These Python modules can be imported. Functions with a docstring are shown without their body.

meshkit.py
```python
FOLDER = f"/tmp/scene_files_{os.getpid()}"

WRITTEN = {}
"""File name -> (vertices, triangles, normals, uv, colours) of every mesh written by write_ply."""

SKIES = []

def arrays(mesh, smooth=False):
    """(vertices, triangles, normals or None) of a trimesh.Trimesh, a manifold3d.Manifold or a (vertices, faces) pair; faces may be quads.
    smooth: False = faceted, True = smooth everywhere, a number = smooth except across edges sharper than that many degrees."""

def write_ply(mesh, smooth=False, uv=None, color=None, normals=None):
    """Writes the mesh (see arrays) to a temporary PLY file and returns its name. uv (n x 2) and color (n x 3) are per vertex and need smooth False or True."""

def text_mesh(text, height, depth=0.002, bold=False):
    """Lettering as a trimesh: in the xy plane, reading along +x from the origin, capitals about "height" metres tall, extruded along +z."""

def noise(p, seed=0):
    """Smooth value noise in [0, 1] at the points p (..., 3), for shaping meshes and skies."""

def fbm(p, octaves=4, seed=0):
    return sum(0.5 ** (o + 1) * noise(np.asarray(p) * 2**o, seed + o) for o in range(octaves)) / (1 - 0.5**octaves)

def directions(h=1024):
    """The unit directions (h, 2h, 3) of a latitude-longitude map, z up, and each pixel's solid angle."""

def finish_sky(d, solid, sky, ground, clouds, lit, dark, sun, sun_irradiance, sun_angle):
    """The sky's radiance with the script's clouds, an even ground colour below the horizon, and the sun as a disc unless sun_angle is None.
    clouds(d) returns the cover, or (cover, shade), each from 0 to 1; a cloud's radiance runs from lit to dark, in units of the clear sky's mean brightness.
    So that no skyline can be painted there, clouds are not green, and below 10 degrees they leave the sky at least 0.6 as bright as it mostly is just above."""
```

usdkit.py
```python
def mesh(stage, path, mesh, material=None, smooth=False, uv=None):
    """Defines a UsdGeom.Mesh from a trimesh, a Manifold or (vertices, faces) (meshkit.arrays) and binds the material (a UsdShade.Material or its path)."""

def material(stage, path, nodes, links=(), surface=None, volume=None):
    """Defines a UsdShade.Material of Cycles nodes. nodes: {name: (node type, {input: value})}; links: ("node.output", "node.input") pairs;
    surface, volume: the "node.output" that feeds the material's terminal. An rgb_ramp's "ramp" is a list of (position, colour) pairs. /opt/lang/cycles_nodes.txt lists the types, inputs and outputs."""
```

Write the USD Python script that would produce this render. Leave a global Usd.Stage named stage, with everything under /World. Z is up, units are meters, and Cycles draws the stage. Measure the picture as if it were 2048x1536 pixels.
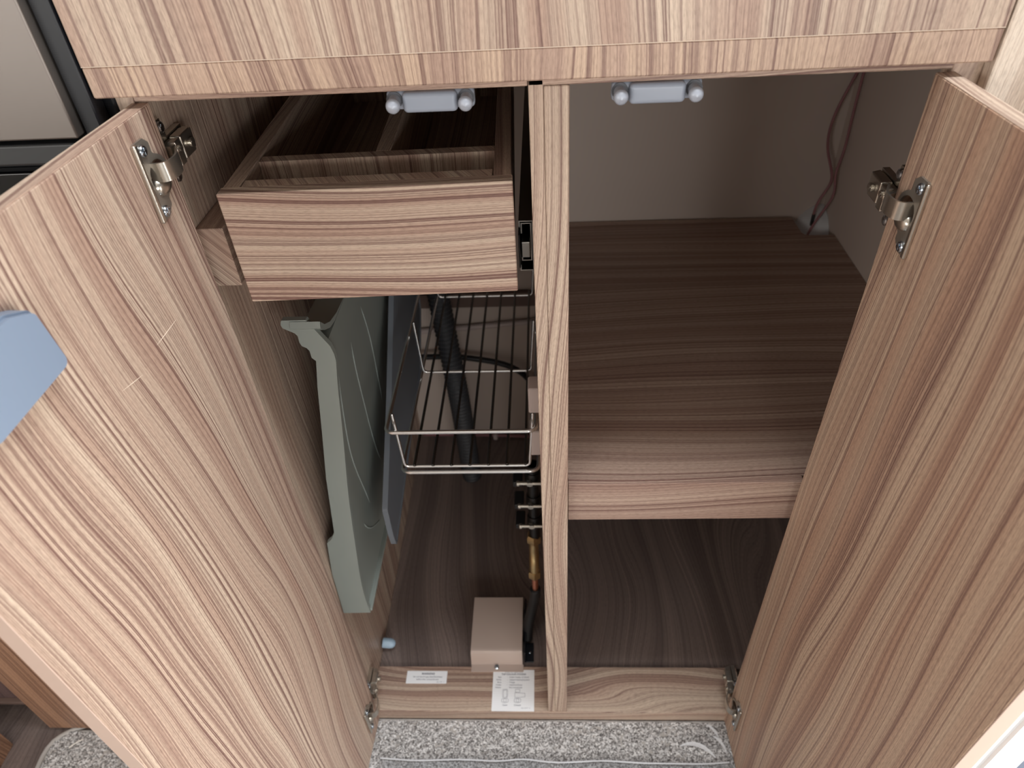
import math
import numpy as np
import trimesh
import usdkit
import meshkit
from trimesh import transformations as tf
from shapely.geometry import Polygon, Point, box as sbox
from shapely import affinity
from shapely.ops import unary_union
from pxr import Usd, UsdGeom, UsdLux, UsdShade, Gf, Sdf, Vt

stage = Usd.Stage.CreateInMemory()
UsdGeom.SetStageUpAxis(stage, 'Z')
UsdGeom.SetStageMetersPerUnit(stage, 1.0)
UsdGeom.Xform.Define(stage, '/World')
UsdGeom.Scope.Define(stage, '/World/Looks')

# ------------------------------------------------------------------ camera
YAW, PITCH, ROLL = 0.07072, 0.70341, 0.06370
CAM = (0.0004, -0.5035, 1.1287)
FPX = 1398.6
EXPOSURE = 0.1


def camera():
    cam = UsdGeom.Camera.Define(stage, '/World/camera')
    cy, sy = math.cos(YAW), math.sin(YAW)
    fwd = np.array([-sy, cy, 0]); right = np.array([cy, sy, 0]); down = np.array([0, 0, -1.0])
    f2 = math.cos(PITCH) * fwd + math.sin(PITCH) * down
    d2 = math.cos(PITCH) * down - math.sin(PITCH) * fwd
    r3 = math.cos(ROLL) * right + math.sin(ROLL) * d2
    d3 = math.cos(ROLL) * d2 - math.sin(ROLL) * right
    m = np.eye(4); m[0, :3] = r3; m[1, :3] = -d3; m[2, :3] = -f2; m[3, :3] = CAM
    cam.AddTransformOp().Set(Gf.Matrix4d(m.tolist()))
    cam.CreateFocalLengthAttr(6.86)
    cam.CreateHorizontalApertureAttr(6.86 * 2048 / FPX)
    cam.CreateVerticalApertureAttr(6.86 * 1536 / FPX)
    cam.CreateClippingRangeAttr(Gf.Vec2f(0.02, 50))
    cam.CreateFStopAttr(2.2)
    cam.CreateFocusDistanceAttr(0.62)
    cam.CreateExposureAttr(EXPOSURE)


camera()


def rect_light(name, pos, target, w, h, power, color):
    l = UsdLux.RectLight.Define(stage, '/World/' + name)
    p, t = np.array(pos, float), np.array(target, float)
    z = p - t; z /= np.linalg.norm(z)
    x = np.cross([0, 0, 1.0], z)
    x = x / np.linalg.norm(x) if np.linalg.norm(x) > 1e-6 else np.array([1.0, 0, 0])
    y = np.cross(z, x)
    m = np.eye(4); m[0, :3] = x; m[1, :3] = y; m[2, :3] = z; m[3, :3] = p
    l.AddTransformOp().Set(Gf.Matrix4d(m.tolist()))
    l.CreateWidthAttr(w); l.CreateHeightAttr(h)
    l.CreateIntensityAttr(power); l.CreateColorAttr(Gf.Vec3f(*color))


# daylight from the entrance door on the right and rooflight, plus two added fills
dome = UsdLux.DomeLight.Define(stage, '/World/sky_dome')
dome.CreateIntensityAttr(0.03); dome.CreateColorAttr(Gf.Vec3f(0.96, 0.97, 1.0))
rect_light('entrance_daylight', (1.02, -0.53, 0.48), (-0.3, -0.34, 0.40), 0.42, 1.1, 15.0, (1.0, 0.97, 0.92))
rect_light('rooflight_daylight', (0.30, -0.16, 2.03), (0.30, -0.16, 0.0), 0.9, 0.22, 27.0, (0.93, 0.97, 1.0))
rect_light('left_fill_light', (-1.15, -1.55, 1.0), (0.15, 0.1, 0.6), 1.2, 0.6, 4.8, (1.0, 0.975, 0.94))  # added fill from the left that brightens the right door, no known window
rect_light('rear_fill_light', (0.45, -1.70, 0.88), (-0.05, 0.0, 0.75), 1.3, 0.6, 7.0, (1.0, 0.99, 0.97))  # added frontal fill for the back wall and drawer front, no known window


# ------------------------------------------------------------------ materials
def lin(c):
    return tuple(((x / 255) / 12.92 if x / 255 <= 0.04045 else ((x / 255 + 0.055) / 1.055) ** 2.4) for x in c)


LOOKS = {}


def plain(name, rgb, rough=0.5, metal=0.0, spec=0.5, bump=None, coat=0.0, aniso=0.0, extra=None):
    nodes = {'p': ('principled_bsdf', {'base_color': lin(rgb), 'roughness': rough, 'metallic': metal, 'specular_ior_level': spec, 'coat_weight': coat, **(extra or {})})}
    links = []
    if bump:
        sc, st = bump
        nodes['tc'] = ('texture_coordinate', {})
        nodes['n'] = ('noise_texture', {'scale': sc, 'detail': 3.0})
        nodes['b'] = ('bump', {'strength': st, 'distance': 0.001})
        links += [('tc.object', 'n.vector'), ('n.fac', 'b.height'), ('b.normal', 'p.normal')]
    LOOKS[name] = usdkit.material(stage, '/World/Looks/' + name, nodes, links, surface='p.BSDF')
    return LOOKS[name]


def wood(name, across, grain, seed=0.0, base=(203, 183, 164), dark=(116, 86, 78), mid=(180, 153, 136), amp=0.10, freq=125.0, rough=0.42, lowx=7.0, lowz=1.5, lines=0.75, fine=0.38):
    """Wood-print laminate: lines are the level curves of a smooth field, so they run straight and now and then close into arches."""
    N = {'tc': ('texture_coordinate', {}),
         'a': ('vector_math', {'math_type': 'dot_product', 'vector2': across}),
         'g': ('vector_math', {'math_type': 'dot_product', 'vector2': grain}),
         'ax': ('math', {'math_type': 'multiply', 'value2': lowx}), 'gx': ('math', {'math_type': 'multiply', 'value2': lowz}),
         'v1': ('combine_xyz', {'z': seed}),
         'n1': ('noise_texture', {'scale': 1.0, 'detail': 1.5, 'roughness': 0.35}),
         'f1': ('math', {'math_type': 'multiply', 'value2': amp}),
         'f': ('math', {'math_type': 'add'}),
         # growth lines
         'w1': ('math', {'math_type': 'multiply_add', 'value2': freq, 'value3': seed * 7.3}),
         'b1': ('noise_texture', {'dimensions': '1D', 'scale': 1.0, 'detail': 2.0, 'roughness': 0.6}),
         'd1': ('math', {'math_type': 'subtract', 'value2': 0.5}), 'd2': ('math', {'math_type': 'absolute'}),
         'r1': ('rgb_ramp', {'ramp': [(0.0, (1, 1, 1)), (0.018, (0.75, 0.75, 0.75)), (0.055, (0.22, 0.22, 0.22)), (0.12, (0, 0, 0))]}),
         'w4': ('math', {'math_type': 'multiply_add', 'value2': freq * 0.35, 'value3': seed * 1.7 + 31.0}),
         'b4': ('noise_texture', {'dimensions': '1D', 'scale': 1.0, 'detail': 1.0}),
         'r4': ('rgb_ramp', {'ramp': [(0.34, (0.35, 0.35, 0.35)), (0.60, (1, 1, 1))]}),
         'l1': ('math', {'math_type': 'multiply'}), 'l2': ('math', {'math_type': 'multiply', 'value2': lines}),
         # fine lines
         'w3': ('math', {'math_type': 'multiply_add', 'value2': freq * 5.0, 'value3': seed * 5.1 + 3.0}),
         'b3': ('noise_texture', {'dimensions': '1D', 'scale': 1.0, 'detail': 3.0, 'roughness': 0.65}),
         'r3': ('rgb_ramp', {'ramp': [(0.30, (1, 1, 1)), (0.58, (0, 0, 0))]}),
         'l3': ('math', {'math_type': 'multiply', 'value2': fine}),
         'sum': ('math', {'math_type': 'add', 'use_clamp': True}),
         # broad tone
         'w2': ('math', {'math_type': 'multiply_add', 'value2': freq * 0.24, 'value3': seed * 3.1 + 11.0}),
         'b2': ('noise_texture', {'dimensions': '1D', 'scale': 1.0, 'detail': 2.0}),
         'r2': ('rgb_ramp', {'ramp': [(0.34, lin(mid)), (0.62, lin(base))]}),
         'dk': ('color', {'value': lin(dark)}),
         'm1': ('mix', {'mix_type': 'mix'}),
         # short pores and speckle
         'ff': ('math', {'math_type': 'multiply', 'value2': 1400.0}), 'fg': ('math', {'math_type': 'multiply', 'value2': 160.0}),
         'v2': ('combine_xyz', {'z': seed + 4.0}),
         'n2': ('noise_texture', {'scale': 1.0, 'detail': 2.0, 'roughness': 0.6}),
         'r5': ('rgb_ramp', {'ramp': [(0.28, (0.76, 0.74, 0.73)), (0.5, (1, 1, 1)), (0.72, (1.14, 1.14, 1.14))]}),
         'm2': ('mix', {'mix_type': 'multiply', 'fac': 0.9}),
         'bp': ('bump', {'strength': 0.12, 'distance': 0.0006}),
         'p': ('principled_bsdf', {'roughness': rough, 'specular_ior_level': 0.35})}
    L = [('tc.object', 'a.vector1'), ('tc.object', 'g.vector1'), ('a.value', 'ax.value1'), ('g.value', 'gx.value1'),
         ('ax.value', 'v1.x'), ('gx.value', 'v1.y'), ('v1.vector', 'n1.vector'), ('n1.fac', 'f1.value1'), ('f1.value', 'f.value1'), ('a.value', 'f.value2'),
         ('f.value', 'w1.value1'), ('w1.value', 'b1.w'), ('b1.fac', 'd1.value1'), ('d1.value', 'd2.value1'), ('d2.value', 'r1.fac'),
         ('f.value', 'w4.value1'), ('w4.value', 'b4.w'), ('b4.fac', 'r4.fac'), ('r1.color', 'l1.value1'), ('r4.color', 'l1.value2'), ('l1.value', 'l2.value1'),
         ('f.value', 'w3.value1'), ('w3.value', 'b3.w'), ('b3.fac', 'r3.fac'), ('r3.color', 'l3.value1'), ('l2.value', 'sum.value1'), ('l3.value', 'sum.value2'),
         ('f.value', 'w2.value1'), ('w2.value', 'b2.w'), ('b2.fac', 'r2.fac'), ('sum.value', 'm1.fac'), ('r2.color', 'm1.color1'), ('dk.color', 'm1.color2'),
         ('f.value', 'ff.value1'), ('g.value', 'fg.value1'), ('ff.value', 'v2.x'), ('fg.value', 'v2.y'), ('v2.vector', 'n2.vector'), ('n2.fac', 'r5.fac'),
         ('m1.color', 'm2.color1'), ('r5.color', 'm2.color2'), ('m2.color', 'p.base_color'), ('n2.fac', 'bp.height'), ('bp.normal', 'p.normal')]
    LOOKS[name] = usdkit.material(stage, '/World/Looks/' + name, N, L, surface='p.BSDF')
    return LOOKS[name]


XA, YA, ZA = (1, 0, 0), (0, 1, 0), (0, 0, 1)
wood('wood_fascia', (1, 0.5, 0.05), ZA, 1.0)
wood('wood_fascia_strip', (1, 0.5, 0.08), ZA, 2.0, base=(198, 172, 150))
wood('wood_door_left', (0.4, 1, 0), ZA, 3.0, amp=0.12, lowx=5.0, lowz=1.7, freq=190.0, lines=0.85, fine=0.45)
wood('wood_door_right', (0.4, 1, 0), ZA, 5.0, amp=0.08, freq=165.0, lines=0.75, base=(206, 180, 156), mid=(184, 150, 128))
wood('wood_side', (0.4, 1, 0), ZA, 6.0)
wood('wood_post', (1, 0.5, 0), ZA, 7.0, amp=0.10)
wood('wood_drawer', (0.0, 0.6, 1), XA, 8.0, amp=0.09, lowz=2.2, freq=175.0, lines=1.0, fine=0.45)
wood('wood_drawer_long', (1, 0, 0.8), YA, 9.0)
wood('wood_inner_front', (1, 0.6, 0.0), ZA, 9.5)
wood('wood_shelf', (0, 1, 0.6), XA, 10.0, amp=0.08, base=(186, 163, 147), mid=(164, 138, 124), freq=160.0, fine=0.45)  # same laminate as the doors, darkened so the colour carries the shelf shade
wood('wood_ledge', (0, 1, 0.9), XA, 11.0, amp=0.10, lowx=9.0, lowz=2.5)
wood('wood_neighbour', (1, 0.5, 0), ZA, 12.0, base=(226, 212, 196), mid=(214, 198, 180), dark=(176, 152, 136), lines=0.6)
wood('wood_oven_plinth', (1, 0.5, 0), ZA, 13.0, base=(170, 132, 106), mid=(150, 116, 94), dark=(96, 68, 56))
wood('dark_vinyl', (1, 0, 0.2), YA, 14.0, base=(140, 125, 119), mid=(116, 103, 99), dark=(78, 67, 65), amp=0.34, lowx=5.0, lowz=1.6, freq=80.0, rough=0.55, lines=0.35, fine=0.42)
wood('dark_panel', (1, 1, 0), ZA, 15.0, base=(110, 88, 84), mid=(95, 76, 74), dark=(78, 62, 62), rough=0.6)
plain('room_wall', (226, 221, 214), 0.7)
plain('board_core', (222, 204, 186), 0.7)
plain('edge_band', (194, 170, 156), 0.5)
plain('pale_wall', (202, 188, 178), 0.6, bump=(300.0, 0.06))
plain('nickel', (198, 192, 182), 0.27, 0.95)
plain('nickel_dark', (160, 152, 142), 0.40, 0.7)
plain('zinc_screw', (196, 206, 216), 0.22, 1.0)
plain('chrome', (236, 237, 238), 0.2, 1.0)
plain('slide_steel', (150, 150, 146), 0.3, 1.0)
plain('slide_dark', (60, 60, 60), 0.35, 1.0)
plain('grey_plastic', (124, 139, 160), 0.42)
plain('catch_plastic', (150, 158, 172), 0.38)
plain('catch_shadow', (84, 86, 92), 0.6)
plain('pin_plastic', (162, 167, 178), 0.28)
plain('tray_plastic', (138, 145, 140), 0.42, bump=(900.0, 0.05))
plain('tray_ridge', (152, 162, 158), 0.4)
plain('blue_board', (112, 118, 126), 0.45)
plain('clip_plastic', (196, 182, 178), 0.45)
plain('hose_grey', (62, 64, 68), 0.55)
plain('black_rubber', (22, 23, 26), 0.5)
plain('black_metal', (16, 20, 28), 0.4)
plain('brass', (190, 168, 126), 0.34, 1.0)
plain('copper', (196, 132, 108), 0.35, 1.0)
plain('pink_cable', (150, 102, 106), 0.5)
plain('beige_plastic', (190, 172, 162), 0.4, coat=0.2)
plain('blue_plastic', (196, 224, 246), 0.12, extra={'transmission_weight': 0.2})
plain('sticker_white', (250, 252, 255), 0.4)
plain('print_ink', (70, 74, 96), 0.6)
plain('white_plastic', (214, 217, 220), 0.35)
plain('steel', (124, 117, 112), 0.42, 0.75, bump=(40.0, 0.03))
plain('oven_black', (16, 19, 25), 0.45)
plain('oven_bar', (52, 54, 56), 0.4)
plain('oven_glass', (9, 10, 12), 0.15)
plain('thread_white', (240, 236, 228), 0.7)
plain('blue_grey_wall', (84, 94, 110), 0.6)
plain('worktop_stone', (150, 146, 142), 0.35, bump=(400.0, 0.05))
plain('rail_brown', (110, 90, 82), 0.6)


def carpet_material():
    N = {'tc': ('texture_coordinate', {}),
         'v': ('voronoi_texture', {'scale': 520.0, 'randomness': 1.0}),
         's': ('separate_color', {}),
         'n': ('noise_texture', {'scale': 260.0, 'detail': 2.0}),
         'ad': ('math', {'math_type': 'multiply_add', 'value2': 0.55, 'value3': 0.0}),
         'a2': ('math', {'math_type': 'multiply_add', 'value2': 0.45}),
         'r': ('rgb_ramp', {'ramp': [(0.22, lin((96, 93, 92))), (0.42, lin((150, 148, 147))), (0.62, lin((205, 204, 204))), (0.8, lin((232, 231, 230)))]}),
         'b': ('bump', {'strength': 0.8, 'distance': 0.002}),
         'p': ('principled_bsdf', {'roughness': 0.95, 'specular_ior_level': 0.1, 'sheen_weight': 0.2})}
    L = [('tc.object', 'v.vector'), ('tc.object', 'n.vector'), ('v.color', 's.color'), ('s.r', 'ad.value1'), ('n.fac', 'a2.value1'), ('ad.value', 'a2.value3'),
         ('a2.value', 'r.fac'), ('r.color', 'p.base_color'), ('n.fac', 'b.height'), ('b.normal', 'p.normal')]
    LOOKS['carpet'] = usdkit.material(stage, '/World/Looks/carpet', N, L, surface='p.BSDF')


carpet_material()
plain('carpet_binding', (176, 172, 168), 0.8)


def film_material(name, white):
    N = {'t': ('transparent_bsdf', {'color': (0.97, 0.98, 0.99)}), 'g': ('glossy_bsdf', {'roughness': 0.12, 'color': (1, 1, 1)}), 'f': ('fresnel', {'IOR': 1.5}),
         'd': ('diffuse_bsdf', {'color': (0.9, 0.92, 0.96)}), 'm': ('mix_closure', {}), 'm2': ('mix_closure', {'fac': white})}
    LOOKS[name] = usdkit.material(stage, '/World/Looks/' + name, N, [('f.fac', 'm.fac'), ('t.BSDF', 'm.closure1'), ('g.BSDF', 'm.closure2'), ('m.closure', 'm2.closure1'), ('d.BSDF', 'm2.closure2')], surface='m2.closure')


film_material('clear_film', 0.08)
film_material('creased_film', 0.6)


plain('wire_metal', (120, 118, 116), 0.2, 1.0)  # chrome floor wires, their dark reflections put into the base colour


def wire_rust():
    N = {'tc': ('texture_coordinate', {}), 'n': ('noise_texture', {'scale': 90.0, 'detail': 3.0}), 'n2': ('noise_texture', {'scale': 9.0, 'detail': 1.0}),
         'mu': ('math', {'math_type': 'multiply'}), 'r': ('rgb_ramp', {'ramp': [(0.33, (0, 0, 0)), (0.40, (1, 1, 1))]}),
         'c': ('metallic_bsdf', {'color': lin((120, 118, 116)), 'roughness': 0.2}), 'd': ('diffuse_bsdf', {'color': lin((120, 78, 60))}), 'm': ('mix_closure', {})}  # same darkened chrome, with real rust over it
    LOOKS['rusty_wire'] = usdkit.material(stage, '/World/Looks/rusty_wire', N, [('tc.object', 'n.vector'), ('tc.object', 'n2.vector'), ('n.fac', 'mu.value1'), ('n2.fac', 'mu.value2'), ('mu.value', 'r.fac'), ('r.color', 'm.fac'), ('c.BSDF', 'm.closure1'), ('d.BSDF', 'm.closure2')], surface='m.closure')


wire_rust()

# ------------------------------------------------------------------ mesh helpers
TAKEN = {}
BASE = {}


def path_of(name, parent):
    root = parent or '/World'
    k = TAKEN.get((root, name), 0)
    TAKEN[(root, name)] = k + 1
    return f'{root}/{name}' + (f'_{k:03d}' if k else '')


def tag(path, **kw):
    p = stage.GetPrimAtPath(path)
    for k, v in kw.items():
        if v is not None:
            p.SetCustomDataByKey(k, v)


def thing(name, base, label, category, group=None, kind=None):
    path = path_of(name, None)
    x = UsdGeom.Xform.Define(stage, path)
    x.AddTranslateOp().Set(Gf.Vec3d(*base))
    BASE[path] = np.array(base, float)
    tag(path, label=label, category=category, group=group, kind=kind)
    return path


def obj(name, mesh, look, parent=None, smooth=30, label=None, category=None, group=None, kind=None):
    """One Mesh prim; mesh is given in world coordinates and stored relative to its thing's base."""
    path = path_of(name, parent)
    if isinstance(mesh, (list, tuple)):
        mesh = trimesh.util.concatenate(list(mesh))
    mesh = mesh.copy()
    b = BASE.get(parent)
    if parent is None:
        lo, hi = mesh.bounds
        b = np.array([(lo[0] + hi[0]) / 2, (lo[1] + hi[1]) / 2, lo[2]])
    mesh.apply_translation(-b)
    m = usdkit.mesh(stage, path, mesh, LOOKS[look], smooth=smooth)
    if parent is None:
        m.AddTranslateOp().Set(Gf.Vec3d(*map(float, b)))
        BASE[path] = np.zeros(3) + b
    else:
        BASE[path] = b
    tag(path, label=label, category=category, group=group, kind=kind)
    return path


def bx(x0, x1, y0, y1, z0, z1, c=0.0006):
    """Box with chamfered edges."""
    x0, x1 = sorted((x0, x1)); y0, y1 = sorted((y0, y1)); z0, z1 = sorted((z0, z1))
    c = min(c, 0.3 * (x1 - x0), 0.3 * (y1 - y0), 0.3 * (z1 - z0))
    pts = []
    for x, sx in ((x0, 1), (x1, -1)):
        for y, sy in ((y0, 1), (y1, -1)):
            for z, sz in ((z0, 1), (z1, -1)):
                pts += [(x + sx * c, y + sy * c, z), (x + sx * c, y, z + sz * c), (x, y + sy * c, z + sz * c)]
    return trimesh.convex.convex_hull(np.array(pts))


def rbox(x0, x1, y0, y1, z0, z1, r, n=2):
    s = trimesh.creation.icosphere(n, r).vertices
    pts = [s + (x, y, z) for x in (x0 + r, x1 - r) for y in (y0 + r, y1 - r) for z in (z0 + r, z1 - r)]
    return trimesh.convex.convex_hull(np.vstack(pts))


def tube(pts, r, sides=12, cap=True, closed=False):
    """Swept round bar through pts with parallel-transported rings."""
    p = np.array(pts, float)
    n = len(p)
    if closed:
        t = np.roll(p, -1, 0) - np.roll(p, 1, 0)
    else:
        t = np.gradient(p, axis=0)
    t /= np.linalg.norm(t, axis=1, keepdims=True) + 1e-12
    a = np.cross(t[0], [0.3, 0.5, 0.81]); a /= np.linalg.norm(a)
    rad = np.broadcast_to(r, (n,))
    ang = np.arange(sides) * 2 * np.pi / sides
    V = []
    for i in range(n):
        a = a - t[i] * (a @ t[i]); a /= np.linalg.norm(a)
        b = np.cross(t[i], a)
        V.append(p[i] + rad[i] * (np.cos(ang)[:, None] * a + np.sin(ang)[:, None] * b))
    V = np.vstack(V)
    F = []
    for i in range(n if closed else n - 1):
        j = (i + 1) % n
        for k in range(sides):
            l = (k + 1) % sides
            F += [(i * sides + k, i * sides + l, j * sides + l), (i * sides + k, j * sides + l, j * sides + k)]
    if cap and not closed:
        V = np.vstack([V, p[0], p[-1]])
        for k in range(sides):
            l = (k + 1) % sides
            F += [(n * sides, l, k), (n * sides + 1, (n - 1) * sides + k, (n - 1) * sides + l)]
    m = trimesh.Trimesh(V, F, process=False)
    m.fix_normals()
    return m


def fillet(pts, r, n=6, closed=False):
    """Polyline with rounded corners."""
    p = [np.array(q, float) for q in pts]
    out = []
    N = len(p)
    for i in range(N):
        if not closed and i in (0, N - 1):
            out.append(p[i]); continue
        a, b, c = p[i - 1], p[i], p[(i + 1) % N]
        u, v = (a - b), (c - b)
        lu, lv = np.linalg.norm(u), np.linalg.norm(v)
        d = min(r, 0.49 * lu, 0.49 * lv)
        s, e = b + u / lu * d, b + v / lv * d
        for k in range(n + 1):
            q = k / n
            out.append((1 - q) ** 2 * s + 2 * q * (1 - q) * b + q * q * e)
    return np.array(out)


def spline(pts, n=60):
    from scipy.interpolate import CubicSpline
    p = np.array(pts, float)
    s = np.r_[0, np.cumsum(np.linalg.norm(np.diff(p, axis=0), axis=1))]
    return CubicSpline(s, p)(np.linspace(0, s[-1], n))


def cyl(p0, p1, r, sides=24, r1=None, c=0.0):
    p0, p1 = np.array(p0, float), np.array(p1, float)
    r1 = r if r1 is None else r1
    if c:
        d = (p1 - p0) / np.linalg.norm(p1 - p0)
        return tube([p0, p0 + d * 1e-5, p1 - d * c, p1 - d * c * 0.3, p1], [r * 0.999, r, r1, r1 - c * 0.55, r1 - c], sides)
    return tube([p0, p1], [r, r1], sides)


def lathe(profile, p0, axis, sides=24):
    """profile: (distance along axis, radius) pairs."""
    p0, axis = np.array(p0, float), np.array(axis, float) / np.linalg.norm(axis)
    return tube([p0 + axis * d for d, _ in profile], [max(r, 1e-5) for _, r in profile], sides)


def prism(poly, h, M=None):
    m = trimesh.creation.extrude_polygon(poly, h, engine='earcut')
    if M is not None:
        m.apply_transform(M)
        if np.linalg.det(M[:3, :3]) < 0:
            m.invert()
    return m


def frame(o, ex, ey, ez):
    M = np.eye(4); M[:3, 0] = ex; M[:3, 1] = ey; M[:3, 2] = ez; M[:3, 3] = o
    return M


def moved(m, M):
    m = m.copy(); m.apply_transform(M)
    if np.linalg.det(M[:3, :3]) < 0:
        m.invert()
    return m


# ------------------------------------------------------------------ the room around the cupboard
WL, WR = -0.293, 0.2744          # inner faces beside the two door openings
DEEP, TOP = 0.63, 1.09

obj('floor', bx(-1.6, 1.2, -1.6, 1.0, -0.03, -0.006), 'dark_vinyl', kind='structure', label='dark wood-effect vinyl floor', category='floor')

obj('wall_back', bx(-1.72, 1.7, -1.86, -1.80, -0.006, 2.05), 'room_wall', kind='structure', label='pale wall behind the photographer', category='wall')
obj('wall_left', bx(-1.78, -1.72, -1.86, 1.0, -0.006, 2.05), 'room_wall', kind='structure', label='pale wall on the far left', category='wall')
obj('ceiling', bx(-1.78, 1.7, -1.86, 1.0, 2.05, 2.08), 'room_wall', kind='structure', label='pale ceiling', category='ceiling')

def carpet():
    base = (-0.1, -0.35, -0.006)
    t = thing('carpet', base, 'grey speckled cut-pile carpet with a rounded bound corner in front of the cupboard', 'carpet')
    outline = Polygon([(-0.80, -0.75), (0.62, -0.75), (0.62, -0.0015), (-0.02, -0.0015), (-0.318, -0.0015), (-0.318, -0.024), (-0.795, -0.024), (-0.811, -0.040), (-0.813, -0.09), (-0.80, -0.2)])
    obj('backing', prism(outline, 0.004, tf.translation_matrix((0, 0, -0.006))), 'carpet_binding', t, smooth=False)
    xs = np.linspace(-0.806, 0.62, 520); ys = np.linspace(-0.75, -0.002, 300)
    X, Y = np.meshgrid(xs, ys, indexing='ij')
    P = np.stack([X, Y, np.zeros_like(X)], -1)
    Z = -0.0035 + 0.0035 * meshkit.noise(np.stack([X * 330, Y * 330, X * 0], -1), 3) + 0.002 * meshkit.noise(np.stack([X * 60, Y * 60, X * 0], -1), 5)
    V = np.stack([X, Y, Z], -1).reshape(-1, 3)
    i, j = np.meshgrid(np.arange(len(xs) - 1), np.arange(len(ys) - 1), indexing='ij')
    a = i * len(ys) + j
    F = np.stack([a, a + len(ys), a + len(ys) + 1, a + 1], -1).reshape(-1, 4)
    inner = outline.buffer(-0.004)
    from shapely import contains_xy
    c = V[F].mean(1)
    F = F[contains_xy(inner, c[:, 0], c[:, 1])]
    F = np.vstack([F[:, [0, 1, 2]], F[:, [0, 2, 3]]])
    pile = trimesh.Trimesh(V, F, process=False); pile.remove_unreferenced_vertices()
    obj('pile', pile, 'carpet', t, smooth=True)
    edge = spline([(-0.36, -0.026, -0.002), (-0.6, -0.026, -0.002), (-0.79, -0.027, -0.002), (-0.806, -0.040, -0.002), (-0.810, -0.09, -0.002), (-0.80, -0.2, -0.002), (-0.80, -0.74, -0.002)], 90)
    obj('binding', tube(edge, 0.0042, 8), 'carpet_binding', t, smooth=True)


carpet()


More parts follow.
